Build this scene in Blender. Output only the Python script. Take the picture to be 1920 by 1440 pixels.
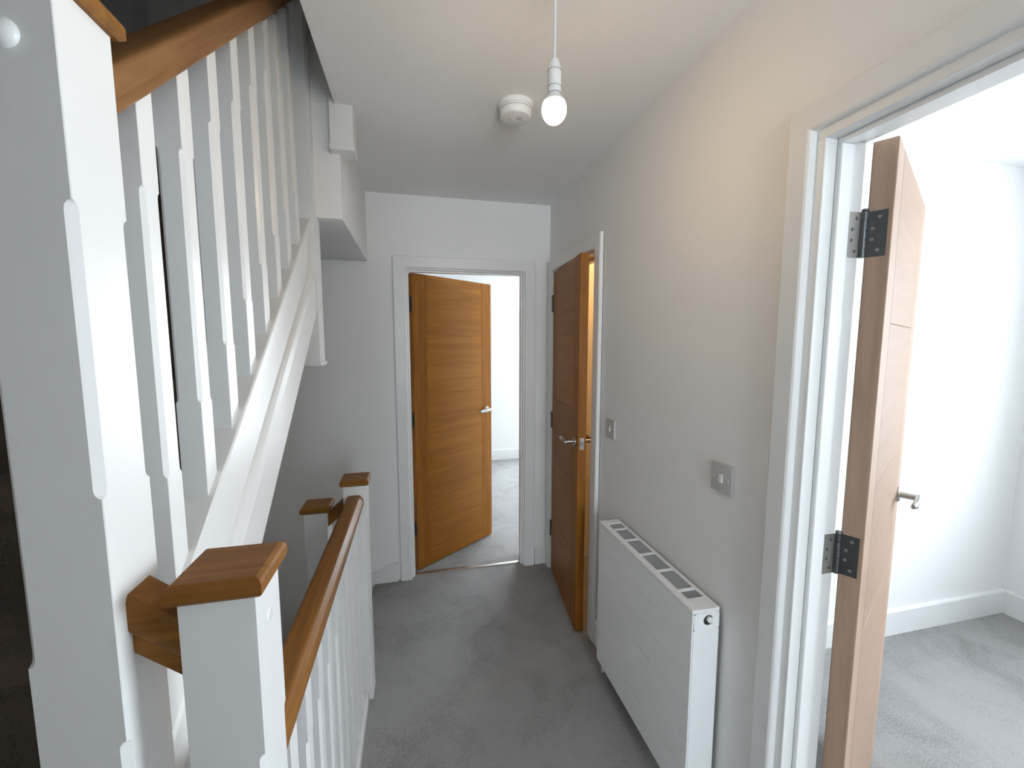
import bpy, bmesh, math, random
from mathutils import Vector, Matrix
random.seed(7)
for o in list(bpy.data.objects):
    bpy.data.objects.remove(o, do_unlink=True)
S = bpy.context.scene
COL = S.collection
R = math.radians

# ------------------------------------------------------------------ camera
CAM_H = 1.55
cam_data = bpy.data.cameras.new('camera')
cam_data.sensor_fit = 'HORIZONTAL'
cam_data.sensor_width = 36.0
cam_data.lens = 783.7 / 1920 * 36.0
cam_data.clip_start = 0.02
cam = bpy.data.objects.new('camera', cam_data)
COL.objects.link(cam)
cam.location = (0, 0, CAM_H)
cam.rotation_euler = (R(90 - 5.78), 0, R(-13.044))
S.camera = cam

# ------------------------------------------------------------------ world (overcast sky, seen only through the windows)
W = bpy.data.worlds.new('sky')
S.world = W
W.use_nodes = True
bg = W.node_tree.nodes['Background']
bg.inputs['Color'].default_value = (0.82, 0.92, 1.0, 1)
bg.inputs['Strength'].default_value = 27.0
S.view_settings.view_transform = 'Standard'
S.view_settings.look = 'None'
S.view_settings.gamma = 1.0
S.view_settings.use_curve_mapping = False
S.view_settings.exposure = 0.0


def portal(name, loc, rot, sx, sy):
    d = bpy.data.lights.new(name, 'AREA')
    d.shape = 'RECTANGLE'
    d.size, d.size_y = sx, sy
    d.cycles.is_portal = True
    o = bpy.data.objects.new(name, d)
    COL.objects.link(o)
    o.location, o.rotation_euler = loc, rot
    return o


# ------------------------------------------------------------------ key dimensions
XR, XR2 = 0.881, 0.985          # right wall, hall face / room face
YF, YF2 = 2.692, 2.792          # far wall, hall face / room face
XL = -1.30                      # stair outer wall
YB = -2.20                      # wall behind the camera
ZC = 2.43                       # ceiling
ZU = 4.95                       # roof of the storey above
ZD = -2.45                      # floor of the storey below
SL = 0.845                      # pitch of the stairs (rise / going)
RISE, GOING = 0.205, 0.2425


# ------------------------------------------------------------------ materials
def mat(name):
    m = bpy.data.materials.new(name)
    m.use_nodes = True
    nt = m.node_tree
    return m, nt, nt.nodes['Principled BSDF']


def link(nt, a, b):
    nt.links.new(a, b)


def paint(name, col, rough=0.6, bump=0.02, scale=220, spec=0.4):
    m, nt, b = mat(name)
    b.inputs['Base Color'].default_value = (*col, 1)
    b.inputs['Roughness'].default_value = rough
    b.inputs['Specular IOR Level'].default_value = spec
    tc = nt.nodes.new('ShaderNodeTexCoord')
    n = nt.nodes.new('ShaderNodeTexNoise')
    n.inputs['Scale'].default_value = scale
    n.inputs['Detail'].default_value = 3
    bp = nt.nodes.new('ShaderNodeBump')
    bp.inputs['Strength'].default_value = bump
    bp.inputs['Distance'].default_value = 0.002
    link(nt, tc.outputs['Object'], n.inputs['Vector'])
    link(nt, n.outputs['Fac'], bp.inputs['Height'])
    link(nt, bp.outputs['Normal'], b.inputs['Normal'])
    return m


def wood(name, c1, c2, grain='Z', rough=0.45, tone=0.0, rot=0.0):
    m, nt, b = mat(name)
    tc = nt.nodes.new('ShaderNodeTexCoord')
    oi = nt.nodes.new('ShaderNodeObjectInfo')
    mp = nt.nodes.new('ShaderNodeMapping')
    sc = {'X': (1.4, 26, 26), 'Y': (26, 1.4, 26), 'Z': (26, 26, 1.4)}[grain]
    mp.inputs['Scale'].default_value = sc
    vm = nt.nodes.new('ShaderNodeVectorMath')
    vm.operation = 'SCALE'
    cb = nt.nodes.new('ShaderNodeCombineXYZ')
    for k in ('X', 'Y', 'Z'):
        link(nt, oi.outputs['Random'], cb.inputs[k])
    link(nt, cb.outputs[0], vm.inputs[0])
    vm.inputs['Scale'].default_value = 37
    rt = nt.nodes.new('ShaderNodeMapping')
    rt.inputs['Rotation'].default_value = (rot, 0, 0)
    link(nt, tc.outputs['Object'], rt.inputs['Vector'])
    link(nt, rt.outputs[0], mp.inputs['Vector'])
    link(nt, vm.outputs[0], mp.inputs['Location'])
    n1 = nt.nodes.new('ShaderNodeTexNoise')
    n1.inputs['Scale'].default_value = 1.0
    n1.inputs['Detail'].default_value = 5
    n1.inputs['Roughness'].default_value = 0.62
    n1.inputs['Distortion'].default_value = 1.1
    n2 = nt.nodes.new('ShaderNodeTexNoise')
    n2.inputs['Scale'].default_value = 7.0
    n2.inputs['Detail'].default_value = 2
    link(nt, mp.outputs[0], n1.inputs['Vector'])
    link(nt, mp.outputs[0], n2.inputs['Vector'])
    mx = nt.nodes.new('ShaderNodeMath')
    mx.operation = 'MULTIPLY_ADD'
    mx.inputs[1].default_value = 0.3
    link(nt, n2.outputs['Fac'], mx.inputs[0])
    link(nt, n1.outputs['Fac'], mx.inputs[2])
    tn = nt.nodes.new('ShaderNodeMath')
    tn.operation = 'MULTIPLY_ADD'
    tn.inputs[1].default_value = tone
    link(nt, oi.outputs['Random'], tn.inputs[0])
    link(nt, mx.outputs[0], tn.inputs[2])
    cr = nt.nodes.new('ShaderNodeValToRGB')
    cr.color_ramp.elements[0].position = 0.40
    cr.color_ramp.elements[1].position = 0.95 + tone
    cr.color_ramp.elements[0].color = (*c2, 1)
    cr.color_ramp.elements[1].color = (*c1, 1)
    link(nt, tn.outputs[0], cr.inputs['Fac'])
    link(nt, cr.outputs['Color'], b.inputs['Base Color'])
    b.inputs['Roughness'].default_value = rough
    b.inputs['Specular IOR Level'].default_value = 0.18
    bp = nt.nodes.new('ShaderNodeBump')
    bp.inputs['Strength'].default_value = 0.06
    bp.inputs['Distance'].default_value = 0.001
    link(nt, n2.outputs['Fac'], bp.inputs['Height'])
    link(nt, bp.outputs['Normal'], b.inputs['Normal'])
    return m


def carpet(name, c1, c2):
    m, nt, b = mat(name)
    tc = nt.nodes.new('ShaderNodeTexCoord')
    big = nt.nodes.new('ShaderNodeTexNoise')
    big.inputs['Scale'].default_value = 3.2
    big.inputs['Detail'].default_value = 4
    big.inputs['Roughness'].default_value = 0.6
    big.inputs['Distortion'].default_value = 0.6
    fine = nt.nodes.new('ShaderNodeTexNoise')
    fine.inputs['Scale'].default_value = 160
    fine.inputs['Detail'].default_value = 4
    for n in (big, fine):
        link(nt, tc.outputs['Object'], n.inputs['Vector'])
    ad = nt.nodes.new('ShaderNodeMath')
    ad.operation = 'MULTIPLY_ADD'
    ad.inputs[1].default_value = 0.9
    link(nt, fine.outputs['Fac'], ad.inputs[0])
    link(nt, big.outputs['Fac'], ad.inputs[2])
    cr = nt.nodes.new('ShaderNodeValToRGB')
    cr.color_ramp.elements[0].position = 0.62
    cr.color_ramp.elements[1].position = 1.25
    cr.color_ramp.elements[1].position = 1.0
    cr.color_ramp.elements[0].color = (*c2, 1)
    cr.color_ramp.elements[1].color = (*c1, 1)
    link(nt, ad.outputs[0], cr.inputs['Fac'])
    link(nt, cr.outputs['Color'], b.inputs['Base Color'])
    b.inputs['Roughness'].default_value = 1.0
    b.inputs['Specular IOR Level'].default_value = 0.05
    b.inputs['Sheen Weight'].default_value = 0.08
    b.inputs['Sheen Roughness'].default_value = 0.6
    bp = nt.nodes.new('ShaderNodeBump')
    bp.inputs['Strength'].default_value = 0.7
    bp.inputs['Distance'].default_value = 0.006
    link(nt, fine.outputs['Fac'], bp.inputs['Height'])
    link(nt, bp.outputs['Normal'], b.inputs['Normal'])
    return m


def metal(name, col, rough, met=1.0):
    m, nt, b = mat(name)
    b.inputs['Base Color'].default_value = (*col, 1)
    b.inputs['Metallic'].default_value = met
    n = nt.nodes.new('ShaderNodeTexNoise')
    n.inputs['Scale'].default_value = 90
    mr = nt.nodes.new('ShaderNodeMapRange')
    mr.inputs['To Min'].default_value = max(0.05, rough - 0.06)
    mr.inputs['To Max'].default_value = rough + 0.06
    link(nt, n.outputs['Fac'], mr.inputs['Value'])
    link(nt, mr.outputs[0], b.inputs['Roughness'])
    return m


def emit(name, col, strength):
    m, nt, b = mat(name)
    b.inputs['Base Color'].default_value = (1, 1, 1, 1)
    b.inputs['Emission Color'].default_value = (*col, 1)
    b.inputs['Emission Strength'].default_value = strength
    return m


M = {}
M['wall'] = paint('wall_paint', (0.87, 0.865, 0.855), 0.75, 0.03, 260, 0.25)
M['ceil'] = paint('ceiling_paint', (0.88, 0.88, 0.87), 0.85, 0.03, 260, 0.2)
M['white'] = paint('white_satinwood', (0.82, 0.82, 0.81), 0.30, 0.015, 60, 0.5)
M['enamel'] = paint('radiator_enamel', (0.91, 0.915, 0.915), 0.32, 0.006, 80, 0.5)
M['plastic'] = paint('white_plastic', (0.84, 0.84, 0.83), 0.35, 0.004, 80, 0.5)
M['plate'] = paint('switch_plastic', (0.53, 0.525, 0.515), 0.35, 0.004, 80, 0.5)
M['oakX'] = wood('oak_grain_x', (0.32, 0.140, 0.032), (0.155, 0.060, 0.011), 'X')
M['oakY'] = wood('oak_grain_y', (0.32, 0.140, 0.032), (0.155, 0.060, 0.011), 'Y')
M['oakRake'] = wood('oak_grain_raked', (0.34, 0.170, 0.066), (0.15, 0.066, 0.020), 'Y', rot=-math.atan(0.87))
M['oakZ'] = wood('oak_grain_z', (0.38, 0.152, 0.024), (0.21, 0.074, 0.010), 'Z')
M['veneerX'] = wood('oak_veneer_x', (0.38, 0.152, 0.024), (0.21, 0.074, 0.010), 'X', 0.42, 0.30)
M['veneerY'] = wood('oak_veneer_y', (0.38, 0.152, 0.024), (0.21, 0.074, 0.010), 'Y', 0.42, 0.30)
M['daylitZ'] = wood('daylit_oak_z', (0.50, 0.345, 0.255), (0.36, 0.24, 0.17), 'Z', 0.42)  # oak with the daylight flare on door_3 put into its base colour
M['daylitY'] = wood('daylit_oak_y', (0.41, 0.275, 0.20), (0.33, 0.215, 0.15), 'Y', 0.42, 0.2)  # panels of the same door, daylight wash likewise in the colour
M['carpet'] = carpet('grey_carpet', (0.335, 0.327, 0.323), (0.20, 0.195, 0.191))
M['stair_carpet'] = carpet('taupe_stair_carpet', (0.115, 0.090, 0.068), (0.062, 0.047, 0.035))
M['nickel'] = metal('satin_nickel', (0.46, 0.44, 0.42), 0.34)
M['hinge'] = metal('dark_steel', (0.16, 0.17, 0.18), 0.38)
M['dark'] = paint('shadow_gap_black', (0.03, 0.03, 0.03), 0.7, 0.01)
M['mesh'] = paint('grille_grey', (0.40, 0.41, 0.42), 0.5, 0.01)
M['redbrown'] = paint('red_brown_board', (0.22, 0.05, 0.03), 0.5, 0.02)
M['cream'] = paint('warm_cream_paint', (0.85, 0.66, 0.40), 0.7, 0.02)
M['bulb'] = emit('bulb_glow', (1.0, 0.70, 0.38), 105.0)
M['bulb2'] = emit('cupboard_bulb_glow', (1.0, 0.62, 0.26), 260.0)
gm = bpy.data.materials.new('window_glass')
gm.use_nodes = True
gn = gm.node_tree
gn.nodes.clear()
_o = gn.nodes.new('ShaderNodeOutputMaterial')
_t = gn.nodes.new('ShaderNodeBsdfTransparent')
_g = gn.nodes.new('ShaderNodeBsdfGlossy')
_g.inputs['Roughness'].default_value = 0.02
_m = gn.nodes.new('ShaderNodeMixShader')
_m.inputs['Fac'].default_value = 0.06
gn.links.new(_t.outputs[0], _m.inputs[1])
gn.links.new(_g.outputs[0], _m.inputs[2])
gn.links.new(_m.outputs[0], _o.inputs['Surface'])
M['glass'] = gm


# ------------------------------------------------------------------ mesh helpers
class MB:
    def __init__(self):
        self.bm = bmesh.new()

    def box(self, x0, x1, y0, y1, z0, z1, bev=0.0, seg=2):
        t = bmesh.new()
        bmesh.ops.create_cube(t, size=1)
        for v in t.verts:
            v.co = Vector(((x0 + x1) / 2 + v.co.x * (x1 - x0), (y0 + y1) / 2 + v.co.y * (y1 - y0),
                           (z0 + z1) / 2 + v.co.z * (z1 - z0)))
        if bev:
            bmesh.ops.bevel(t, geom=t.edges[:], offset=bev, segments=seg, profile=0.6, affect='EDGES')
        self.merge(t)
        return self

    def merge(self, t):
        me = bpy.data.meshes.new('tmp')
        t.to_mesh(me)
        t.free()
        self.bm.from_mesh(me)
        bpy.data.meshes.remove(me)

    def loft(self, rings, cap=True):
        vs = [[self.bm.verts.new(p) for p in r] for r in rings]
        n = len(vs[0])
        for a, b in zip(vs[:-1], vs[1:]):
            for i in range(n):
                self.bm.faces.new((a[i], a[(i + 1) % n], b[(i + 1) % n], b[i]))
        if cap:
            self.bm.faces.new(list(reversed(vs[0])))
            self.bm.faces.new(vs[-1])
        return self

    def prism(self, poly, axis, a, b):
        """poly of 2-tuples in the plane normal to axis, extruded a..b"""
        def P(u, v, w):
            return {'X': (w, u, v), 'Y': (u, w, v), 'Z': (u, v, w)}[axis]
        return self.loft([[P(u, v, a) for u, v in poly], [P(u, v, b) for u, v in poly]])

    def lathe(self, prof, c=(0, 0, 0), axis='Z', seg=32):
        def P(r, h, t):
            x, y = r * math.cos(t), r * math.sin(t)
            q = {'Z': (x, y, h), 'Y': (x, h, y), 'X': (h, x, y)}[axis]
            return (q[0] + c[0], q[1] + c[1], q[2] + c[2])
        rings = [[P(max(r, 1e-4), h, 2 * math.pi * i / seg) for i in range(seg)] for r, h in prof]
        return self.loft(rings)

    def tube(self, pts, r, seg=12):
        pts = [Vector(p) for p in pts]
        rings = []
        for i, p in enumerate(pts):
            d = (pts[min(i + 1, len(pts) - 1)] - pts[max(i - 1, 0)]).normalized()
            u = d.orthogonal().normalized() if i == 0 else (rings_u - d * rings_u.dot(d)).normalized()
            rings_u = u
            w = d.cross(u)
            rr = r[i] if isinstance(r, (list, tuple)) else r
            rings.append([p + (u * math.cos(2 * math.pi * k / seg) + w * math.sin(2 * math.pi * k / seg)) * rr
                          for k in range(seg)])
        return self.loft(rings)


WORLD = {}


def tag(o, label=None, cat=None, group=None, kind=None):
    if label:
        o['label'] = label
    if cat:
        o['category'] = cat
    if group:
        o['group'] = group
    if kind:
        o['kind'] = kind
    return o


def thing(name, loc, label, cat, group=None, kind=None, rz=0.0):
    o = bpy.data.objects.new(name, None)
    o.empty_display_size = 0.1
    COL.objects.link(o)
    o.location = loc
    o.rotation_euler = (0, 0, rz)
    WORLD[o] = Vector(loc)
    return tag(o, label, cat, group, kind)


def obj(name, mb, m, parent=None, smooth=False, local=False):
    """verts in world coordinates (local=True: in the parent's own frame)"""
    bm = mb.bm
    bmesh.ops.recalc_face_normals(bm, faces=bm.faces[:])
    xs = [v.co.x for v in bm.verts]
    ys = [v.co.y for v in bm.verts]
    zs = [v.co.z for v in bm.verts]
    org = Vector(((min(xs) + max(xs)) / 2, (min(ys) + max(ys)) / 2, min(zs)))
    for v in bm.verts:
        v.co -= org
    me = bpy.data.meshes.new(name)
    bm.to_mesh(me)
    bm.free()
    me.materials.append(m)
    if smooth:
        for p in me.polygons:
            p.use_smooth = True
        try:
            me.set_sharp_from_angle(angle=R(38))
        except Exception:
            pass
    o = bpy.data.objects.new(name, me)
    COL.objects.link(o)
    o.parent = parent
    base = Vector((0, 0, 0)) if (parent is None) else (WORLD[parent] if not local else WORLD.get((parent, 'l'), Vector((0, 0, 0))))
    o.location = org - base
    WORLD[o] = org
    WORLD[(o, 'l')] = org
    return o


def struct(name, mb, m, label, cat, smooth=False):
    return tag(obj(name, mb, m, None, smooth), label, cat, None, 'structure')


def copy_part(src, parent, world_org, name=None):
    c = src.copy()
    if name:
        c.name = name
    COL.objects.link(c)
    c.parent = parent
    c.location = Vector(world_org) - WORLD[parent]
    WORLD[c] = Vector(world_org)
    return c


# ================================================================== STRUCTURE
# hall floor (landing), with the stair well left open
f = MB()
f.box(-0.285, XR2, YB, YF2, -0.22, 0)
f.box(XL, -0.285, YB, -0.40, -0.22, 0)
struct('floor', f, M['carpet'], 'grey carpet on the landing floor between stairs and radiator wall', 'floor')
f = MB().box(XR2, 3.40, -2.5, 1.68, -0.22, 0)
struct('floor_bedroom', f, M['carpet'], 'pale grey carpet in the bright room behind the pale open door', 'floor')
f = MB().box(XL, 2.75, YF2, 5.42, -0.22, 0)
struct('floor_end_room', f, M['carpet'], 'sunlit grey carpet in the room beyond the end door', 'floor')
f = MB().box(XR2, 2.0, 1.68, YF2 - .1, -0.22, 0)
struct('floor_cupboard', f, M['carpet'], 'floor inside the small warm lit room beside the radiator', 'floor')
f = MB().box(XL - .1, -0.285, YB, YF2, ZD - 0.1, ZD)
struct('floor_storey_below', f, M['carpet'], 'carpeted floor at the bottom of the stair well', 'floor')

# right wall with two doorways
w = MB()
w.box(XR, XR2, YB, 0.010, 0, ZC)
w.box(XR, XR2, 0.805, 1.922, 0, ZC)
w.box(XR, XR2, 2.633, YF, 0, ZC)
w.box(XR, XR2, 0.010, 0.805, 2.020, ZC)
w.box(XR, XR2, 1.922, 2.633, 2.020, ZC)
struct('wall_right', w, M['wall'], 'off white wall carrying the radiator and light switches', 'wall')
# far wall with one doorway
w = MB()
w.box(XL, -0.072, YF, YF2, ZD, ZU)
w.box(0.728, 2.75, YF, YF2, -0.2, ZC)
w.box(-0.072, 0.728, YF, YF2, 2.020, ZC)
w.box(-0.072, 2.75, YF, YF2, ZC, ZU)
struct('wall_far', w, M['wall'], 'off white end wall of the landing around the oak door', 'wall')
w = MB().box(XL - 0.1, XL, YB, YF2, ZD, ZU)
struct('wall_left', w, M['wall'], 'dim outer wall of the stair well behind the balusters', 'wall')
w = MB()
BX0, BX1, BZ0, BZ1 = 0.06, 0.84, 0.85, 2.20
w.box(XL, BX0, YB - 0.13, YB, ZD, ZU)
w.box(BX1, XR2, YB - 0.13, YB, ZD, ZU)
w.box(BX0, BX1, YB - 0.13, YB, ZD, BZ0)
w.box(BX0, BX1, YB - 0.13, YB, BZ1, ZU)
struct('wall_back', w, M['wall'], 'off white wall at the near end of the landing', 'wall')
w = MB()
w.box(XL, 0.13, -0.42, -0.32, 0, ZC)  # unseen end beyond the stairs added to keep light off the newel fronts
w.box(XL, -0.27, -0.42, -0.32, ZC, ZU)
struct('wall_stair_foot', w, M['wall'], 'off white side wall at the foot of the upper stairs, extended to shade the newels', 'wall')
w = MB()
w.box(-0.335, -0.288, YB, 1.72, ZD, -0.22)
struct('wall_below_landing', w, M['wall'], 'white wall under the landing edge in the stair well', 'wall')
w = MB()
w.box(-0.285, XR2, YB, YF, ZD - 0.1, ZD)
struct('floor_hall_below', w, M['carpet'], 'carpeted hall floor one storey below the landing', 'floor')

# ceiling over the landing (stair well open), storey above
c = MB()
c.box(-0.27, XR2, YB, YF, ZC, ZC + 0.25)
c.box(XL, -0.27, YB, -0.42, ZC, ZC + 0.25)
struct('ceiling', c, M['ceil'], 'matt white ceiling over the landing with the pendant bulb', 'ceiling')
c = MB().box(-0.66, -0.265, 1.800, YF, 2.028, ZC + 0.25)
struct('trim_1', c, M['wall'], 'white boxed bulkhead below the ceiling against the end wall', 'bulkhead')
c = MB().box(XL - .1, XR2 + .1, YB - .1, YF2, ZU, ZU + 0.1)
struct('ceiling_storey_above', c, M['ceil'], 'ceiling high above the open stair well', 'ceiling')
w = MB().box(XR, XR2, YB, YF, ZC + 0.25, ZU)
struct('wall_storey_above', w, M['wall'], 'wall of the storey above the landing', 'wall')

# right hand room
w = MB().box(XR2, 3.40, 1.58, 1.68, 0, ZC)
struct('wall_bedroom_far', w, M['wall'], 'brightly daylit white wall seen past the pale open door', 'wall')
WY0, WY1, WZ0, WZ1 = -0.55, 0.75, 0.85, 2.15
w = MB()
w.box(3.27, 3.40, -2.5, WY0, 0, ZC)
w.box(3.27, 3.40, WY1, 1.58, 0, ZC)
w.box(3.27, 3.40, WY0, WY1, 0, WZ0)
w.box(3.27, 3.40, WY0, WY1, WZ1, ZC)
struct('wall_bedroom_window', w, M['wall'], 'lilac shaded window wall in the corner of the bright room', 'wall')
w = MB().box(XR2, 3.40, -2.63, -2.5, 0, ZC)
struct('wall_bedroom_near', w, M['wall'], 'white near wall of the bright room', 'wall')
w = MB().box(XR, XR2, -2.5, YB - .13, 0, ZC)
struct('wall_bedroom_hall', w, M['wall'], 'white partition of the bright room beyond the landing', 'wall')
c = MB().box(XR2, 3.40, -2.6, 1.68, ZC, ZC + 0.2)
struct('ceiling_bedroom', c, M['ceil'], 'pale blue daylit ceiling of the bright room', 'ceiling')
# end room
FX0, FX1 = 1.45, 2.50
w = MB()
w.box(XL, FX0, 5.30, 5.42, 0, ZC)
w.box(FX1, 2.75, 5.30, 5.42, 0, ZC)
w.box(FX0, FX1, 5.30, 5.42, 0, 0.3)
w.box(FX0, FX1, 5.30, 5.42, 2.3, ZC)
struct('wall_end_room_far', w, M['wall'], 'sunlit white wall at the back of the end room', 'wall')
w = MB().box(2.62, 2.75, YF2, 5.30, 0, ZC)
struct('wall_end_room_right', w, M['wall'], 'white right wall of the end room', 'wall')
w = MB().box(XL - 0.1, XL, YF2, 5.42, 0, ZC)
struct('wall_end_room_left', w, M['wall'], 'white left wall of the end room', 'wall')
c = MB().box(XL - .1, 2.75, YF2, 5.42, ZC, ZC + 0.2)
struct('ceiling_end_room', c, M['ceil'], 'white ceiling of the end room', 'ceiling')
# small room
w = MB().box(2.0, 2.1, 1.68, YF, 0, ZC)
struct('wall_cupboard', w, M['cream'], 'warm lit cream wall inside the small room', 'wall')
c = MB().box(XR2, 2.0, 1.68, YF, ZC, ZC + 0.2)
struct('ceiling_cupboard', c, M['ceil'], 'ceiling of the small warm lit room', 'ceiling')


# windows of the two daylit rooms
def window(name, axis, f, u0, u1, z0, z1, label, far=False):
    """axis = wall normal; f = inner wall face; outside lies towards +X, -Y or (far) +Y"""
    def bx(mb, d0, d1, a, b_, c_, d_, bev=0.0):
        if axis == 'X':
            mb.box(f + d0, f + d1, a, b_, c_, d_, bev)
        else:
            p, q = (f + d0, f + d1) if far else (f - d1, f - d0)
            mb.box(a, b_, p, q, c_, d_, bev)
        return mb
    um = (u0 + u1) / 2
    t = thing(name, (f, um, z0) if axis == 'X' else (um, f, z0), label, 'window', None, 'structure')
    a = 0.06
    fr = MB()
    bx(fr, 0.02, 0.09, u0, u1, z0, z0 + a, 0.004)
    bx(fr, 0.02, 0.09, u0, u1, z1 - a, z1, 0.004)
    for p, q in ((u0, u0 + a), (u1 - a, u1), (um - 0.03, um + 0.03)):
        bx(fr, 0.02, 0.09, p, q, z0 + a, z1 - a, 0.004)
    obj('window_frame', fr, M['white'], t)
    for p, q in ((u0 + a, um - 0.03), (um + 0.03, u1 - a)):
        obj('pane', bx(MB(), 0.052, 0.056, p, q, z0 + a, z1 - a), M['glass'], t)
    obj('window_sill', bx(MB(), -0.07, 0.02, u0 - 0.05, u1 + 0.05, z0 - 0.025, z0, 0.006), M['white'], t)
    zc, hh = (z0 + z1) / 2, z1 - z0
    if axis == 'X':
        portal('daylight_opening', (f + 0.16, um, zc), (0, R(90), 0), hh, u1 - u0)
    else:
        portal('daylight_opening', (um, f + (0.16 if far else -0.16), zc), (R(-90 if far else 90), 0, 0), u1 - u0, hh)
    return t


window('window_1', 'X', 3.27, WY0, WY1, WZ0, WZ1, 'white framed window beside the corner of the bright room')
window('window_2', 'Y', 5.30, FX0, FX1, 0.3, 2.3, 'white framed window lighting the room beyond the end door', True)
window('window_3', 'Y', YB, BX0, BX1, BZ0, BZ1, 'white framed window in the near end wall of the landing')


# ------------------------------------------------------------------ skirting boards
def skirt_prof(h=0.122, t=0.016):
    return [(0, 0), (t, 0), (t, h - 0.012), (t - 0.004, h - 0.004), (t - 0.010, h), (0, h)]


def skirt(name, axis, a, b, face, sgn, label, h=0.122):
    poly = [(face + sgn * u, v) for u, v in skirt_prof(h)]
    return struct(name, MB().prism(poly, axis, a, b), M['white'], label, 'skirting board')


skirt('baseboard_right', 'Y', 0.866, 1.872, XR, -1, 'white skirting board behind the radiator')
skirt('baseboard_right_near', 'Y', YB, -0.05, XR, -1, 'white skirting board near the open pale door')
skirt('baseboard_far', 'X', 0.785, XR, YF, -1, 'short white skirting board between the two hall door frames')
skirt('baseboard_bedroom', 'X', XR2, 3.27, 1.58, -1, 'white skirting board along the bright room wall', 0.14)
skirt('baseboard_bedroom_window', 'Y', -2.5, 1.564, 3.27, -1, 'white skirting board under the bright room window wall', 0.14)
skirt('baseboard_end_room', 'X', XL, 2.62, 5.30, -1, 'white skirting board at the back of the end room', 0.14)
b = MB().prism([(-0.136, 0.0), (-0.136, 0.124), (-0.19, 0.118), (-0.30, 0.070), (-0.42, -0.02), (-0.62, -0.20),
                (-0.62, -0.42), (-0.335, -0.20), (-0.285, 0.0)], 'Y', YF - 0.018, YF)
struct('baseboard_stair_head', b, M['white'], 'white skirting board dropping into the stair beside the end door', 'skirting board')


# ------------------------------------------------------------------ door frames
def arch_prof(t=0.018, wd=0.069):
    """(across from inner edge, out from wall)"""
    return [(0, 0), (0, t - 0.006), (0.003, t - 0.002), (0.008, t), (wd - 0.006, t), (wd - 0.001, t - 0.003), (wd, 0)]


def mitre_frame(inner0, inner1, top, face, axis, sgn, wd=0.069, t=0.018, zb=0.0):
    """architrave of three mitred lengths; axis = direction across the opening"""
    mb = MB()
    pr = arch_prof(t, wd)

    def P(u, v, w):
        return (u, face + sgn * w, v) if axis == 'X' else (face + sgn * w, u, v)
    path = [(inner0, zb, -1, 0), (inner0, top, -1, 1), (inner1, top, 1, 1), (inner1, zb, 1, 0)]
    rings = [[P(u + du * a, v + dv * a, o) for a, o in pr] for u, v, du, dv in path]
    mb.loft(rings)
    return mb


def frame(name, axis, o0, o1, top, f0, f1, stop0, stop1, label, arch_w=0.069, faces=(1, 1), a_in=0.008):
    """lining (30 mm) + stops + architraves; o0..o1 clear opening, f0/f1 wall faces"""
    if axis == 'X':
        cx, cy = (o0 + o1) / 2, (f0 + f1) / 2
    else:
        cx, cy = (f0 + f1) / 2, (o0 + o1) / 2
    t = thing(name, (cx, cy, 0), label, 'door frame', None, 'structure')

    def bx(mb, u0, u1, w0, w1, z0, z1, bev=0.0015):
        if axis == 'X':
            mb.box(u0, u1, w0, w1, z0, z1, bev, 1)
        else:
            mb.box(w0, w1, u0, u1, z0, z1, bev, 1)
    g0, g1 = f0 - 0.004, f1 + 0.004
    for u0, u1 in ((o0 - 0.03, o0), (o1, o1 + 0.03)):
        m = MB()
        bx(m, u0, u1, g0, g1, 0, top)
        obj('jamb_lining', m, M['white'], t)
    m = MB()
    bx(m, o0 - 0.03, o1 + 0.03, g0, g1, top, top + 0.028)
    obj('head_lining', m, M['white'], t)
    for u0, u1 in ((o0, o0 + 0.012), (o1 - 0.012, o1)):
        m = MB()
        bx(m, u0, u1, stop0, stop1, 0, top - 0.012, 0.002)
        obj('door_stop', m, M['white'], t)
    m = MB()
    bx(m, o0, o1, stop0, stop1, top - 0.012, top, 0.002)
    obj('door_stop', m, M['white'], t)
    if faces[0]:
        obj('architrave', mitre_frame(o0 - a_in, o1 + a_in, top + a_in, g0, axis, -1, arch_w), M['white'], t)
    if faces[1]:
        obj('architrave', mitre_frame(o0 - a_in, o1 + a_in, top + a_in, g1, axis, 1, arch_w), M['white'], t)
    return t


frame('trim_2', 'X', -0.042, 0.698, 1.990, YF, YF2, 2.705, 2.742, 'white frame of the doorway in the end wall', 0.072)
frame('trim_3', 'Y', 1.952, 2.603, 1.990, XR, XR2, 0.928, 0.965, 'white frame of the narrow doorway beside the end wall')
frame('trim_4', 'Y', 0.040, 0.775, 1.990, XR, XR2, 0.908, 0.944, 'white frame of the wide doorway beside the light switch', 0.060, a_in=0.022)
# carpet threshold strip under the end door
m = MB().prism([(2.715, 0.0), (2.722, 0.005), (2.735, 0.007), (2.748, 0.005), (2.755, 0.0)], 'X', -0.04, 0.696)
struct('trim_5', m, M['nickel'], 'slim metal carpet strip across the end doorway', 'threshold strip')


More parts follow.
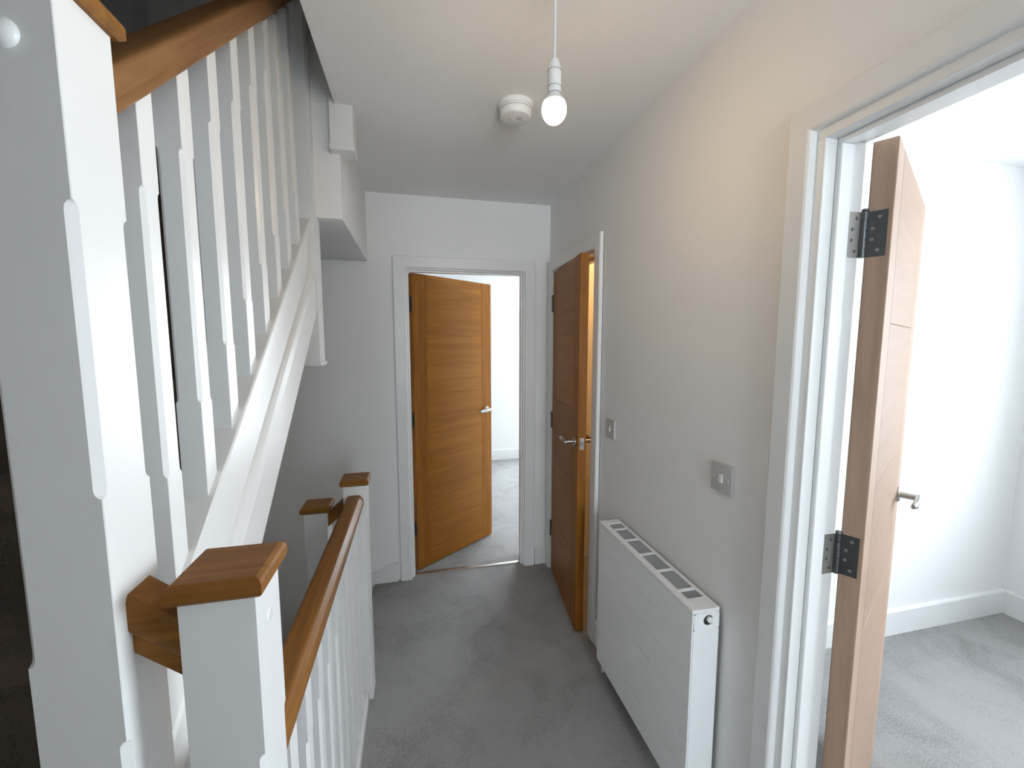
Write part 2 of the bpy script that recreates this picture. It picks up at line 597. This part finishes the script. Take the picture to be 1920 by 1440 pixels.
# ------------------------------------------------------------------ doors
def lever(parent, origin, out, along, label=None):
    """satin lever handle: rose + shaft + grip; out/along unit vectors in parent's frame"""
    out, along = Vector(out), Vector(along)
    up = Vector((0, 0, 1))
    o = Vector(origin)
    mb = MB()
    rings = []
    for r, h in ((0.026, 0.0), (0.026, 0.006), (0.023, 0.009), (0.010, 0.009), (0.010, 0.056), (0.0005, 0.058)):
        rings.append([o + out * h + (along * math.cos(2 * math.pi * i / 24) + up * math.sin(2 * math.pi * i / 24)) * r
                      for i in range(24)])
    mb.loft(rings)
    h = obj('door_handle', mb, M['nickel'], parent, True, True)
    g = MB()
    a = o + out * 0.053 - along * 0.012
    e = o + out * 0.053 + along * 0.115
    pts = [a, a + along * 0.004, e - along * 0.02, e - out * 0.004]
    rings = []
    for i, p in enumerate(pts):
        s = (0.006, 0.0095, 0.0105, 0.007)[i]
        rings.append([p + out * (s * .8 * math.cos(k * math.pi / 6)) + up * (s * 1.15 * math.sin(k * math.pi / 6)) for k in range(12)])
    g.loft(rings)
    gg = obj('lever_grip', g, M['nickel'], h, True, True)
    return h


def hinge_parts(parent, z, pin, door_dir, thick_dir, jamb_dir, jamb_depth):
    """butt hinge in the door's own frame: knuckle, leaf let into the door edge"""
    mb = MB()
    x, y = pin
    for k in range(5):
        mb.lathe([(0.0062, z - 0.05 + k * 0.0204), (0.0062, z - 0.05 + k * 0.0204 + 0.0184)], (x, y, 0), 'Z', 14)
    mb.lathe([(0.0045, z - 0.05), (0.0045, z + 0.052)], (x, y, 0), 'Z', 10)
    mb.lathe([(0.0, z + 0.050), (0.0075, z + 0.052), (0.006, z + 0.057), (0.0, z + 0.058)], (x, y, 0), 'Z', 12)
    return obj('hinge', mb, M['hinge'], parent, True, True)


def make_door(name, loc, rz, label, swing, width, thick, h=1.981, lever_z=1.03, oak='x'):
    """leaf in local frame.
    swing 'far': leaf runs +x from the pin, faces -y (hall) / +y; swing 'side': runs -y, hall face -x."""
    t = thing(name, loc, label, 'door', None, 'structure', rz)
    z0 = 0.008
    z1 = z0 + h - 0.006
    g = 0.004
    SW, RAIL = 0.105, 0.0
    if swing == 'far':
        d0, d1 = -thick - g, -g           # y range, hall face at d0
    elif swing == 'side_in':
        d0, d1 = -thick - g, -g           # x range, hall face at d0
    else:                                 # 'side_out' pin on hall face
        d0, d1 = g, thick + g

    def B(mb, u0, u1, w0, w1, a, b, bev=0.002):
        if swing == 'far':
            mb.box(u0, u1, w0, w1, a, b, bev, 1)
        else:
            mb.box(w0, w1, -u1, -u0, a, b, bev, 1)
    L = g
    Rr = g + width
    vz = M['daylitZ'] if oak == 'pale' else M['oakZ']
    hz = M['veneerX'] if swing == 'far' else (M['daylitY'] if oak == 'pale' else M['veneerY'])
    for u0, u1 in ((L, L + SW), (Rr - SW, Rr)):
        m = MB()
        B(m, u0, u1, d0, d1, z0, z1)
        obj('stile', m, vz, t, False, True)
    n = 5
    hh = (z1 - z0) / n
    core = MB()
    B(core, L + SW - 0.003, Rr - SW + 0.003, d0 + 0.004, d1 - 0.004, z0 + 0.003, z1 - 0.003, 0)
    obj('core', core, vz, t, False, True)
    for i in range(n):
        m = MB()
        B(m, L + SW + 0.0004, Rr - SW - 0.0004, d0, d1, z0 + i * hh + (0.0003 if i else 0), z0 + (i + 1) * hh - (0.0003 if i < n - 1 else 0), 0.0012)
        obj('panel', m, hz, t, False, True)
    # handles on both faces, lever towards the hinge
    hp = Rr - 0.058
    if swing == 'far':
        lever(t, (hp, d0, lever_z), (0, -1, 0), (-1, 0, 0))
        lever(t, (hp, d1, lever_z), (0, 1, 0), (-1, 0, 0))
    else:
        lever(t, (d0, -hp, lever_z), (-1, 0, 0), (0, 1, 0))
        lever(t, (d1, -hp, lever_z), (1, 0, 0), (0, 1, 0))
    # latch plate in the free edge
    m = MB()
    B(m, Rr - 0.001, Rr + 0.0015, (d0 + d1) / 2 - 0.011, (d0 + d1) / 2 + 0.011, lever_z - 0.03, lever_z + 0.03, 0)
    lp = obj('latch_plate', m, M['nickel'], t, False, True)
    m = MB()
    B(m, Rr + 0.001, Rr + 0.009, (d0 + d1) / 2 - 0.006, (d0 + d1) / 2 + 0.006, lever_z - 0.012, lever_z + 0.012, 0.002)
    obj('latch_bolt', m, M['nickel'], lp, False, True)
    # hinges
    for z in (0.29, 1.035, 1.79):
        hk = hinge_parts(t, z, (0, 0), None, None, None, None)
        lf = MB()
        e0, e1 = (d0 + 0.008, d1) if swing != 'side_out' else (d0, d1 - 0.008)
        B(lf, L - 0.0015, L + 0.001, e0, e1 + (0.003 if swing != 'side_out' else 0), z - 0.05, z + 0.05, 0)
        hl = obj('hinge_leaf', lf, M['hinge'], hk, False, True)
        for k in range(4):
            sc = MB()
            zz = z - 0.036 + k * 0.024
            ww = (e0 + e1) / 2 + (0.007 if k in (1, 2) else -0.004)
            if swing == 'far':
                sc.lathe([(0.0040, L - 0.0018), (0.0034, L - 0.0026), (0.0, L - 0.0028)], (0, ww, zz), 'X', 10)
            else:
                sc.lathe([(0.0040, -(L - 0.0018)), (0.0034, -(L - 0.0026)), (0.0, -(L - 0.0028))], (ww, 0, zz), 'Y', 10)
            obj('screw', sc, M['nickel'], hk, False, True)
    return t


def jamb_plates(tname, x0, x1, y, zs, sgn, axis='Y', group=None):
    pass


make_door('door_1', (-0.040, 2.800, 0), R(36.6), 'oak veneer door half open at the end of the landing', 'far', 0.726, 0.044)
make_door('door_2', (0.8715, 2.600, 0), R(-6.8), 'oak veneer door slightly ajar beside the end wall', 'side_out', 0.636, 0.044)
make_door('door_3', (0.995, 0.771, 0), R(119.3), 'oak door toned pale as if daylit, swung wide into the bright room', 'side_in', 0.722, 0.044, 1.988, oak='pale')

# hinge plates let into the jamb of the near doorway (belong to its frame)
fr4 = bpy.data.objects['trim_4']
for z in (0.29, 1.035, 1.79):
    m = MB().box(0.952, 0.992, 0.7735, 0.7755, z - 0.05, z + 0.05)
    pl = obj('hinge_plate', m, M['nickel'], fr4)
    for k in range(4):
        s = MB()
        s.lathe([(0.004, 0.7737), (0.0034, 0.7728), (0.0, 0.7726)], (0.966 + (0.010 if k in (0, 3) else 0), 0, z - 0.036 + k * 0.024), 'Y', 10)
        obj('screw', s, M['hinge'], pl)


# ================================================================== STAIRS
def ring8(cx, cy, h, c, zf):
    """c = chamfer of the corners front-right, back-right, back-left, front-left"""
    a, b_, d, e = c
    pts = [(h, -h + a), (h, h - b_), (h - b_, h), (-h + d, h), (-h, h - d), (-h, -h + e), (-h + e, -h), (h - a, -h)]
    return [(cx + x, cy + y, zf(cx + x, cy + y)) for x, y in pts]


def post(cx, cy, h, z0, z1, zones, arris=0.001, ch=0.0085, run=0.012, bottom=None, top=None):
    """square post with stopped chamfers between the heights of each zone; zones may be
    one list for all four corners or a list of four lists"""
    per = zones if (zones and isinstance(zones[0], list)) else [zones] * 4
    steps = ((0.0, 0.0), (0.12, 0.42), (0.33, 0.74), (0.62, 0.93), (1.0, 1.0))
    brk = {}
    for zl in per:
        for a, b_ in zl:
            for t, q in steps:
                brk[round(a + run * t, 5)] = 1
                brk[round(b_ - run * t, 5)] = 1

    def cham(zl, z):
        for a, b_ in zl:
            if a < z < b_:
                t = min(z - a, b_ - z) / run
                if t >= 1:
                    return ch
                for (t0, q0), (t1, q1) in zip(steps[:-1], steps[1:]):
                    if t0 <= t <= t1:
                        return arris + (ch - arris) * (q0 + (q1 - q0) * (t - t0) / (t1 - t0))
        return arris
    ar4 = (arris,) * 4
    rings = [ring8(cx, cy, h, ar4, bottom or (lambda x, y: z0))]
    for z in sorted(brk):
        rings.append(ring8(cx, cy, h, [cham(zl, z) for zl in per], lambda x, y, z=z: z))
    rings.append(ring8(cx, cy, h, ar4, top or (lambda x, y: z1)))
    return MB().loft(rings)


def cap_mesh(cx, cy, z, h=0.056, t=0.027, bev=0.008):
    mb = MB()
    rings = []
    for hh, zz in ((h - 0.005, z), (h, z + 0.005), (h, z + t - bev), (h - 0.003, z + t - bev * .45), (h - bev, z + t)):
        rings.append([(cx + sx * hh, cy + sy * hh, zz) for sx, sy in ((1, -1), (1, 1), (-1, 1), (-1, -1))])
    return mb.loft(rings)


HX = -0.405                       # centre line of the stair balustrade
LX = -0.255                       # centre line of the landing balustrade
NY = 0.614                        # near newels
FYN = 1.815                       # far newels
ZB = lambda y: 1.22 + SL * (y - 0.821)      # top of the sloping base rail
RB = lambda y: 1.832 + 0.87 * (y - 0.67)      # underside of the sloping handrail


def newel(parent, cx, cy, h, z0, z1, zones, plug=None, cap=True, trimz=None):
    n = obj('newel_post', post(cx, cy, h, z0, z1, zones), M['white'], parent)
    if cap:
        obj('newel_cap', cap_mesh(cx, cy, z1), M['oakX'], n)
    if plug:
        face, z, off, r = plug
        pr = [(r, 0.0), (r, 0.0015), (r * .8, 0.006), (r * .4, 0.009), (0.0, 0.010)]
        if face == '-Y':
            mb = MB().lathe([(q, cy - h - t) for q, t in pr], (cx + off, 0, z), 'Y', 24)
        else:
            pr = [(r, 0.0), (r, 0.0008), (r * .93, 0.0014), (0.0, 0.0016)]
            mb = MB().lathe([(q, cx + h + t) for q, t in pr], (0, cy + off, z), 'X', 24)
        obj('dowel_plug', mb, M['white'], n, True)
    if trimz is not None:
        obj('drop_trim', MB().box(cx - h - 0.006, cx + h + 0.006, cy - h - 0.006, cy + h + 0.006, trimz, trimz + 0.018, 0.004),
            M['white'], n)
    return n


def handrail_profile(w=0.032, hgt=0.062):
    """(across, up) cross section, up measured vertically: flat top, eased edges"""
    return [(-w * .90, 0), (-w, 0.005), (-w, hgt - 0.010), (-w * .93, hgt - 0.004), (-w * .80, hgt),
            (w * .80, hgt), (w * .93, hgt - 0.004), (w, hgt - 0.010), (w, 0.005), (w * .90, 0)]


# ---- upper staircase -------------------------------------------------
U = thing('upper_staircase', (HX, NY, 0), 'white staircase with oak handrail and sloping balusters rising away from the landing', 'staircase')
newel(U, HX, NY, 0.045, 0.0, 1.926, [[(0.62, 1.055), (1.366, 1.705)], [(1.366, 1.705)], [(1.366, 1.705)], [(1.168, 1.705)]], ('-Y', 1.866, -0.0005, 0.0155))
topn = newel(U, HX, 1.805, 0.045, 1.462, 3.30, [(2.36, 2.95)], None, True, 1.455)
# sloping handrail
pr = handrail_profile(0.031, 0.062)
mb = MB().loft([[(HX + a, y, RB(y) + u) for a, u in pr] for y in (NY + 0.044, 1.762)])
obj('handrail', mb, M['oakRake'], U, True)
# short raked handrail from the tall newel down to the landing newel
pr = handrail_profile(0.028, 0.050)
mb = MB().loft([[(x, 0.617 + a, 1.183 - 0.80 * (x + 0.36) + u) for a, u in pr] for x in (-0.361, -0.3004)])
sh = obj('short_handrail', mb, M['oakX'], U, True)
mb = MB().loft([[(x, 0.617 + a, 1.183 - 0.80 * (x + 0.36) + u) for a, u in ((-.021, -.030), (.021, -.030), (.021, -.001), (-.021, -.001))]
                for x in (-0.361, -0.3004)])
obj('fillet', mb, M['oakX'], sh)
# base rail, string, fascia
y0, y1 = NY + 0.044, 1.762


def rake(poly, ya=y0, yb=y1, base=ZB):
    return MB().loft([[(x, y, base(y) + u) for x, u in poly] for y in (ya, yb)])


obj('base_rail', rake([(HX - .031, -.045), (HX + .031, -.045), (HX + .033, -.040), (HX + .033, -.005), (HX + .030, 0), (HX - .030, 0), (HX - .033, -.005), (HX - .033, -.040)]), M['white'], U)
obj('string_board', rake([(HX - .018, -.36), (HX + .024, -.36), (HX + .024, -.045), (HX - .018, -.045)]), M['white'], U)
obj('string_fascia', rake([(HX + .0241, -.355), (HX + .036, -.355), (HX + .040, -.350), (HX + .040, -.215), (HX + .034, -.190), (HX + .029, -.175), (HX + .0241, -.168)]), M['white'], U)
# balusters
by0, bp_ = 0.7685, 0.1225
first = None
for k in range(8):
    y = by0 + bp_ * k
    if first is None:
        zb = 1.335
        mb = post(HX, y, 0.0205, 0, 0, [(zb, zb + 0.445)], 0.0010, 0.0060, 0.012,
                  bottom=lambda x, yy: ZB(yy) - 0.001, top=lambda x, yy: RB(yy) + 0.006)
        first = obj('baluster', mb, M['white'], U)
        f_org = WORLD[first].copy()
    else:
        copy_part(first, U, f_org + Vector((0, bp_ * k, SL * bp_ * k)), 'baluster')   # follows the pitch
# carpeted steps: three winders round the tall newel, then the straight flight


def step_poly(name, poly, z, parent, th=None):
    th = th or RISE + 0.02
    m = MB().prism(poly, 'Z', z - th, z)
    bm = m.bm
    return obj(name, m, M['stair_carpet'], parent)


NXl, NYl = HX - 0.0, NY
R4 = 0.79 - GOING
yw = -0.32
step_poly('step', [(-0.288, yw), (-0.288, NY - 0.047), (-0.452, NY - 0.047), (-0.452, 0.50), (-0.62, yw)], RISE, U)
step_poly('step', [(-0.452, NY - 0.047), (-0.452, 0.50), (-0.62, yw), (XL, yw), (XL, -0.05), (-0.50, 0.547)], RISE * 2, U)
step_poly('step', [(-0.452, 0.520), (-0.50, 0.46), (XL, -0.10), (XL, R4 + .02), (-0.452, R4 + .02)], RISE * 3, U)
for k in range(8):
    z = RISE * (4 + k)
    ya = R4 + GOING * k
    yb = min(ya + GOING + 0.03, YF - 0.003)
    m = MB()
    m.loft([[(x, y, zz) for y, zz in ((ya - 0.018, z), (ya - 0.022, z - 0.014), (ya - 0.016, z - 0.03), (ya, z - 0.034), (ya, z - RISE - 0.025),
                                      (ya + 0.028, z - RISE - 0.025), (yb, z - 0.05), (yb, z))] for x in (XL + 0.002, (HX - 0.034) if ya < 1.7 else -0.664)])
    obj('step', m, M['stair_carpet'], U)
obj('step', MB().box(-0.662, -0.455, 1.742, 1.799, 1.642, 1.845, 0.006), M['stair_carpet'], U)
m = MB()
zs = lambda y: ZB(y) - 0.405
m.loft([[(XL + .002, y, zs(y)), (HX + 0.02, y, zs(y)), (HX + .02, y, zs(y) + 0.015), (XL + .002, y, zs(y) + .015)] for y in (0.55, 1.76)])
obj('soffit', m, M['wall'], U)

# ---- drop newel of the storey above -----------------------------------
D = thing('landing_newel_drop', (LX + 0.005, 1.805, 2.27), 'square white newel drop with moulded foot hanging at the ceiling edge', 'newel drop')
obj('newel_post', post(LX + 0.005, 1.797, 0.042, 2.282, 3.45, []), M['white'], D)
obj('drop_trim', MB().box(LX + 0.005 - 0.046, LX + 0.005 + 0.046, 1.797 - 0.046, 1.797 + 0.046, 2.268, 2.287, 0.004), M['white'], D)

# ---- landing balustrade ---------------------------------------------
B_ = thing('landing_balustrade', (LX, 1.2, 0), 'white landing balustrade with level oak rail beside the walkway', 'balustrade')
newel(B_, LX, 0.623, 0.045, 0.0, 1.221, [(0.30, 0.992)], ('+X', 1.166, -0.002, 0.011))
newel(B_, LX, FYN, 0.045, 0.0, 0.960, [(0.22, 0.872)])
pr = [(-.031, 0), (-.034, .004), (-.034, .026), (-.031, .036), (-.024, .044), (-.020, .045), (.016, .045), (.021, .043), (.031, .030), (.034, .022), (.034, .004), (.031, 0)]
obj('handrail', MB().loft([[(LX + a, y, 0.875 + u) for a, u in pr] for y in (0.667, FYN - 0.044)]), M['oakY'], B_)
obj('rail_fillet', MB().box(LX - 0.021, LX + 0.021, 0.667, FYN - 0.044, 0.855, 0.876), M['oakY'], B_)
obj('base_rail', MB().box(LX - 0.028, LX + 0.028, 0.667, FYN - 0.044, 0.0, 0.045, 0.004), M['white'], B_)
first = None
nb = 9
ga, gb = 0.668, FYN - 0.045
for k in range(nb):
    y = ga + (gb - ga) * (k + 1) / (nb + 1)
    if first is None:
        first = obj('baluster', post(LX, y, 0.0205, 0.044, 0.857, [(0.20, 0.72)], 0.0010, 0.0060, 0.012), M['white'], B_)
        f_org = WORLD[first].copy()
        yk = y
    else:
        copy_part(first, B_, f_org + Vector((0, y - yk, 0)), 'baluster')

# ---- lower staircase -------------------------------------------------
Lw = thing('lower_staircase', (HX, FYN, ZD), 'carpeted staircase with white capped newel descending behind the landing balustrade', 'staircase')
newel(Lw, HX - 0.003, FYN - 0.002, 0.044, -1.2, 0.858, [(0.10, 0.70)])
pr = handrail_profile(0.028, 0.055)
mb = MB().loft([[(x, FYN - 0.002 + a, 0.842 + 0.80 * (x + 0.30) + u) for a, u in pr] for x in (-0.365, -0.3004)])
obj('short_handrail', mb, M['oakX'], Lw, True)
ye = YF - 0.002
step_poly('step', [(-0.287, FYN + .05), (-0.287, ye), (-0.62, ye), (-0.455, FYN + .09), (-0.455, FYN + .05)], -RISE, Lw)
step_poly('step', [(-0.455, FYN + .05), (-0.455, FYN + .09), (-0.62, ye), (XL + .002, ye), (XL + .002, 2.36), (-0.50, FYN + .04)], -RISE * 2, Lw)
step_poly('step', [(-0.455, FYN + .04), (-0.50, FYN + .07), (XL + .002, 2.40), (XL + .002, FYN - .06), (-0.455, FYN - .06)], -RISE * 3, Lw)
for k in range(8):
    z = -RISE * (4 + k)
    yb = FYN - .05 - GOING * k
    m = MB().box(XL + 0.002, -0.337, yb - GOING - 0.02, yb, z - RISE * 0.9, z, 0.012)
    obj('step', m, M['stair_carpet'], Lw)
m = MB().prism([(FYN - .05, -.45), (FYN - .05, -1.0), (0.0, -2.4), (0, -2.1)], 'X', -0.352, -0.337)
obj('string_board', m, M['white'], Lw)

# ================================================================== RADIATOR
RX0, RX1, RY0, RY1, RZ0, RZ1 = 0.776, 0.868, 1.002, 1.640, 0.115, 0.764
Ra = thing('radiator', ((RX0 + RX1) / 2, (RY0 + RY1) / 2, RZ0), 'white panel radiator with horizontal grooves and grey top grille', 'radiator')
n = 6
hs = (RZ1 - 0.012 - RZ0) / n
obj('front_plate', MB().box(RX0 + 0.0022, RX0 + 0.006, RY0 + .002, RY1 - .002, RZ0, RZ1 - 0.004), M['enamel'], Ra)
for i in range(n):
    obj('front_panel', MB().box(RX0, RX0 + 0.0030, RY0 + 0.0005, RY1 - 0.0005, RZ0 + i * hs + (0.0012 if i else 0), RZ0 + (i + 1) * hs - 0.0012, 0.0024, 2), M['enamel'], Ra)
core = MB().box(RX0 + 0.014, RX1 - 0.014, RY0 + 0.02, RY1 - 0.02, RZ0 + 0.02, RZ1 - 0.03)
obj('convector_core', core, M['mesh'], Ra)
for ya, yb in ((RY0, RY0 + 0.0018), (RY1 - 0.0018, RY1)):
    m = MB()
    # side panel with a round opening near the top
    cxh, czh, rh = RX0 + 0.054, RZ1 - 0.036, 0.0160
    if ya == RY0:
        N = 32
        inner = [(cxh + rh * math.cos(2 * math.pi * i / N), czh + rh * math.sin(2 * math.pi * i / N)) for i in range(N)]
        ox0, ox1, oz0, oz1 = RX0 + 0.006, RX1, czh - 0.03, RZ1 - 0.012
        def outp(t):
            c_, s_ = math.cos(t), math.sin(t)
            k = 1e9
            if c_ > 1e-6: k = min(k, (ox1 - cxh) / c_)
            if c_ < -1e-6: k = min(k, (ox0 - cxh) / c_)
            if s_ > 1e-6: k = min(k, (oz1 - czh) / s_)
            if s_ < -1e-6: k = min(k, (oz0 - czh) / s_)
            return (cxh + c_ * k, czh + s_ * k)
        outer = [outp(2 * math.pi * i / N) for i in range(N)]
        for yy in (ya, yb):
            vi = [m.bm.verts.new((p[0], yy, p[1])) for p in inner]
            vo = [m.bm.verts.new((p[0], yy, p[1])) for p in outer]
            for i in range(N):
                m.bm.faces.new((vi[i], vi[(i + 1) % N], vo[(i + 1) % N], vo[i]))
        m.box(ox0, ox1, ya, yb, RZ0 + 0.01, oz0)
    else:
        m.box(RX0 + 0.006, RX1, ya, yb, RZ0 + 0.01, RZ1 - 0.012)
    sp = obj('side_panel', m, M['enamel'], Ra)
    if ya == RY0:
        obj('side_opening', MB().lathe([(rh + .001, ya + 0.004), (rh + .001, ya + 0.012)], (cxh, 0, czh), 'Y', 24), M['dark'], sp)
        obj('bleed_plug', MB().lathe([(0.009, ya + 0.010), (0.009, ya - 0.003), (0.007, ya - 0.005), (0.003, ya - 0.005), (0.003, ya - 0.008), (0.0, ya - 0.0085)], (cxh + 0.005, 0, czh + 0.001), 'Y', 20), M['plastic'], sp, True)
# top frame: long edges, end plates and cross bars, with grille sections between
tz0, tz1 = RZ1 - 0.012, RZ1
gx0, gx1 = RX0 + 0.024, RX1 - 0.012
t_ = MB()
t_.box(RX0, gx0, RY0, RY1, tz0, tz1, 0.0022)
t_.box(gx1, RX1, RY0, RY1, tz0, tz1, 0.0022)
t_.box(gx0 - .003, gx1 + .003, RY0, RY0 + 0.058, tz0 + .0004, tz1 - 0.0004, 0.0005)
t_.box(gx0 - .003, gx1 + .003, RY1 - 0.036, RY1, tz0 + .0004, tz1 - 0.0004, 0.0005)
ga, gb = RY0 + 0.058, RY1 - 0.036
L_ = gb - ga
cuts = [0.0, 0.085, 0.295, 0.505, 0.715, 0.925, 1.0]
cuts = [0.0, 0.085, 0.30, 0.51, 0.72, 0.90, 1.0]
for c_ in cuts[1:-1]:
    y = ga + L_ * c_
    t_.box(gx0 - .002, gx1 + .002, y - 0.006, y + 0.006, tz0 + 0.001, tz1 - 0.001, 0.0008)
obj('top_frame', t_, M['enamel'], Ra)
for i in range(6):
    a = ga + L_ * cuts[i] + (0.006 if i else 0)
    b2 = ga + L_ * cuts[i + 1] - (0.006 if i < 5 else 0)
    m = MB()
    nb_ = max(4, int((b2 - a) / 0.0052))
    for k in range(nb_):
        y = a + (b2 - a) * (k + 0.5) / nb_
        m.box(gx0, gx1, y - 0.0013, y + 0.0013, tz0 + 0.001, tz1 - 0.0035)
    for q in range(1, 8):
        x = gx0 + (gx1 - gx0) * q / 8
        m.box(x - 0.0008, x + 0.0008, a, b2, tz0 + 0.0005, tz1 - 0.004)
    tag(obj('grille', m, M['mesh'], Ra), kind='stuff')
for y in (RY0 + 0.12, RY1 - 0.12):
    m = MB().box(RX1 - 0.012, XR - 0.0005, y - 0.02, y + 0.02, RZ0 + 0.05, RZ1 - 0.06)
    obj('wall_bracket', m, M['enamel'], Ra)
# thermostatic valve and pipe at the far end
m = MB().tube([(0.83, RY1 + 0.045, 0.0), (0.83, RY1 + 0.045, 0.20), (0.83, RY1 + 0.040, 0.215), (0.83, RY1 - 0.005, 0.218)], 0.0075)
pp = obj('pipe', m, M['plastic'], Ra, True)
m = MB().lathe([(0.012, 0.19), (0.013, 0.235), (0.016, 0.245), (0.017, 0.262), (0.015, 0.300), (0.010, 0.306), (0, 0.307)], (0.83, RY1 + 0.045, 0), 'Z', 20)
obj('valve_head', m, M['plastic'], Ra, True)
m = MB().box(0.842, XR - 0.001, RY1 + 0.022, RY1 + 0.072, 0.50, 0.592, 0.004)
hs_ = obj('wall_thermostat_box', m, M['plastic'])
tag(hs_, 'small white junction box on the wall beyond the radiator', 'wall box')


# ================================================================== SWITCHES
def switch(yc, zc, label, rock):
    t = thing('light_switch', (XR, yc, zc - 0.043), label, 'light switch', 'light switches')
    pl = obj('face_plate', MB().box(XR - 0.009, XR - 0.0003, yc - 0.0435, yc + 0.0435, zc - 0.0435, zc + 0.0435, 0.0028, 3), M['plate'], t, True)
    r = MB()
    w_ = 0.007 if rock == 1 else 0.006
    r.loft([[(XR - 0.0085, yc + a, zc + b_) for a, b_ in ((-w_, -.0125), (w_, -.0125), (w_, .0125), (-w_, .0125))],
            [(XR - 0.0135 + 0.003 * (b_ > 0), yc + a * .9, zc + b_ * .95) for a, b_ in ((-w_, -.0125), (w_, -.0125), (w_, .0125), (-w_, .0125))]])
    obj('rocker', r, M['plastic'], t)
    for z in (-0.030, 0.030):
        s = MB().lathe([(0.0032, XR - 0.0088), (0.0032, XR - 0.0096), (0, XR - 0.0098)], (0, yc + (0.0301 if z > 0 else -0.0301), zc), 'X', 12)
        obj('screw_cap', s, M['plastic'], t)
    return t


switch(1.030, 1.149, 'square grey light switch on the wall above the radiator near the pale door frame', 1)
switch(1.757, 1.149, 'square grey light switch beside the frame of the narrow ajar door', 1)

# ================================================================== CEILING FITTINGS
px, py = 0.344, 1.03
Pd = thing('pendant_light', (px, py, ZC), 'bare glowing warm bulb hanging on a white cord', 'pendant light')
obj('ceiling_rose', MB().lathe([(0.040, ZC - 0.0002), (0.040, ZC - 0.006), (0.034, ZC - 0.016), (0.018, ZC - 0.022), (0.008, ZC - 0.027), (0.0, ZC - 0.0275)], (px, py, 0), 'Z', 32), M['plastic'], Pd, True)
obj('cord', MB().tube([(px, py, ZC - 0.026), (px + 0.0006, py, 2.32), (px, py, 2.222)], 0.0030, 10), M['plastic'], Pd, True)
lh = obj('lamp_holder', MB().lathe([(0.0, 2.229), (0.0065, 2.228), (0.011, 2.222), (0.0142, 2.212), (0.0158, 2.203), (0.0160, 2.1985),
                                    (0.0163, 2.168), (0.0164, 2.160), (0.0160, 2.158), (0.0160, 2.150), (0.0, 2.149)], (px, py, 0), 'Z', 32), M['plastic'], Pd, True)
bz = 2.112
prof = [(0.0, bz - 0.033)] + [(0.030 * math.cos(R(a)), bz + 0.033 * math.sin(R(a))) for a in range(-80, 31, 10)] + [(0.022, bz + 0.0165), (0.0, bz + 0.0165)]
bu = obj('bulb', MB().lathe(prof, (px, py, 0), 'Z', 32), M['bulb'], Pd, True)
obj('bulb_collar', MB().lathe([(0.0, bz + 0.0170), (0.0262, bz + 0.0170), (0.0225, bz + 0.0235), (0.0165, bz + 0.031), (0.0135, bz + 0.0365), (0.0, bz + 0.0370)], (px, py, 0), 'Z', 32), M['plastic'], bu, True)
for zr in (2.2000, 2.1635):
    obj('holder_ring', MB().lathe([(0.0140, zr - 0.0012), (0.0169, zr - 0.0010), (0.0169, zr + 0.0010), (0.0140, zr + 0.0012)], (px, py, 0), 'Z', 32), M['mesh'], lh, True)

sx, sy = 0.388, 1.612
Sm = thing('smoke_alarm', (sx, sy, ZC), 'round white smoke alarm on the ceiling behind the bulb', 'smoke alarm')
obj('base', MB().lathe([(0.066, ZC - 0.0002), (0.066, ZC - 0.010), (0.064, ZC - 0.016), (0.060, ZC - 0.0165), (0, ZC - 0.0165)], (sx, sy, 0), 'Z', 40), M['plastic'], Sm, True)
bd = obj('body', MB().lathe([(0.060, ZC - 0.016), (0.060, ZC - 0.022), (0.056, ZC - 0.0225), (0.056, ZC - 0.025), (0.060, ZC - 0.0255), (0.0585, ZC - 0.044), (0.056, ZC - 0.0485), (0.052, ZC - 0.0505), (0, ZC - 0.051)], (sx, sy, 0), 'Z', 40), M['plastic'], Sm, True)
v = MB()
for k in range(24):
    a = 2 * math.pi * k / 24
    v.box(sx + 0.0565 * math.cos(a) - .002, sx + 0.0565 * math.cos(a) + .002, sy + 0.0565 * math.sin(a) - .002, sy + 0.0565 * math.sin(a) + .002, ZC - 0.0249, ZC - 0.0226)
tag(obj('vent_slots', v, M['mesh'], bd), kind='stuff')
obj('test_button', MB().lathe([(0.011, ZC - 0.0505), (0.011, ZC - 0.0525), (0.009, ZC - 0.0535), (0, ZC - 0.0537)], (sx + 0.01, sy - 0.012, 0), 'Z', 24), M['plate'], bd, True)
for dx, dy in ((-0.026, -0.004), (-0.020, 0.008), (-0.012, 0.016), (0.026, 0.006), (0.020, 0.016)):
    v = MB().box(sx + dx - 0.0045, sx + dx + 0.0045, sy + dy - 0.0012, sy + dy + 0.0012, ZC - 0.0515, ZC - 0.0500)
    obj('sounder_slot', v, M['mesh'], bd)

# ================================================================== SMALL ROOM CONTENTS
m = MB()
m.box(1.955, 1.998, 1.69, YF - .01, 0.0, 1.46, 0.003)
tag(obj('boxing_panel', m, M['redbrown']), 'dark red brown panel low inside the small warm lit room', 'panel')
Pc = thing('small_room_light', (1.45, 2.2, ZC), 'warm ceiling bulb inside the small room behind the ajar door', 'ceiling light')
obj('lamp_base', MB().lathe([(0.05, ZC - 0.0002), (0.05, ZC - 0.02), (0.03, ZC - 0.04), (0, ZC - 0.041)], (1.45, 2.2, 0), 'Z', 24), M['plastic'], Pc, True)
obj('bulb', MB().lathe([(0.0, ZC - 0.12)] + [(0.035 * math.cos(R(a)), ZC - 0.085 + 0.035 * math.sin(R(a))) for a in range(-75, 60, 15)] + [(0.015, ZC - 0.042), (0, ZC - 0.0415)], (1.45, 2.2, 0), 'Z', 24), M['bulb2'], Pc, True)
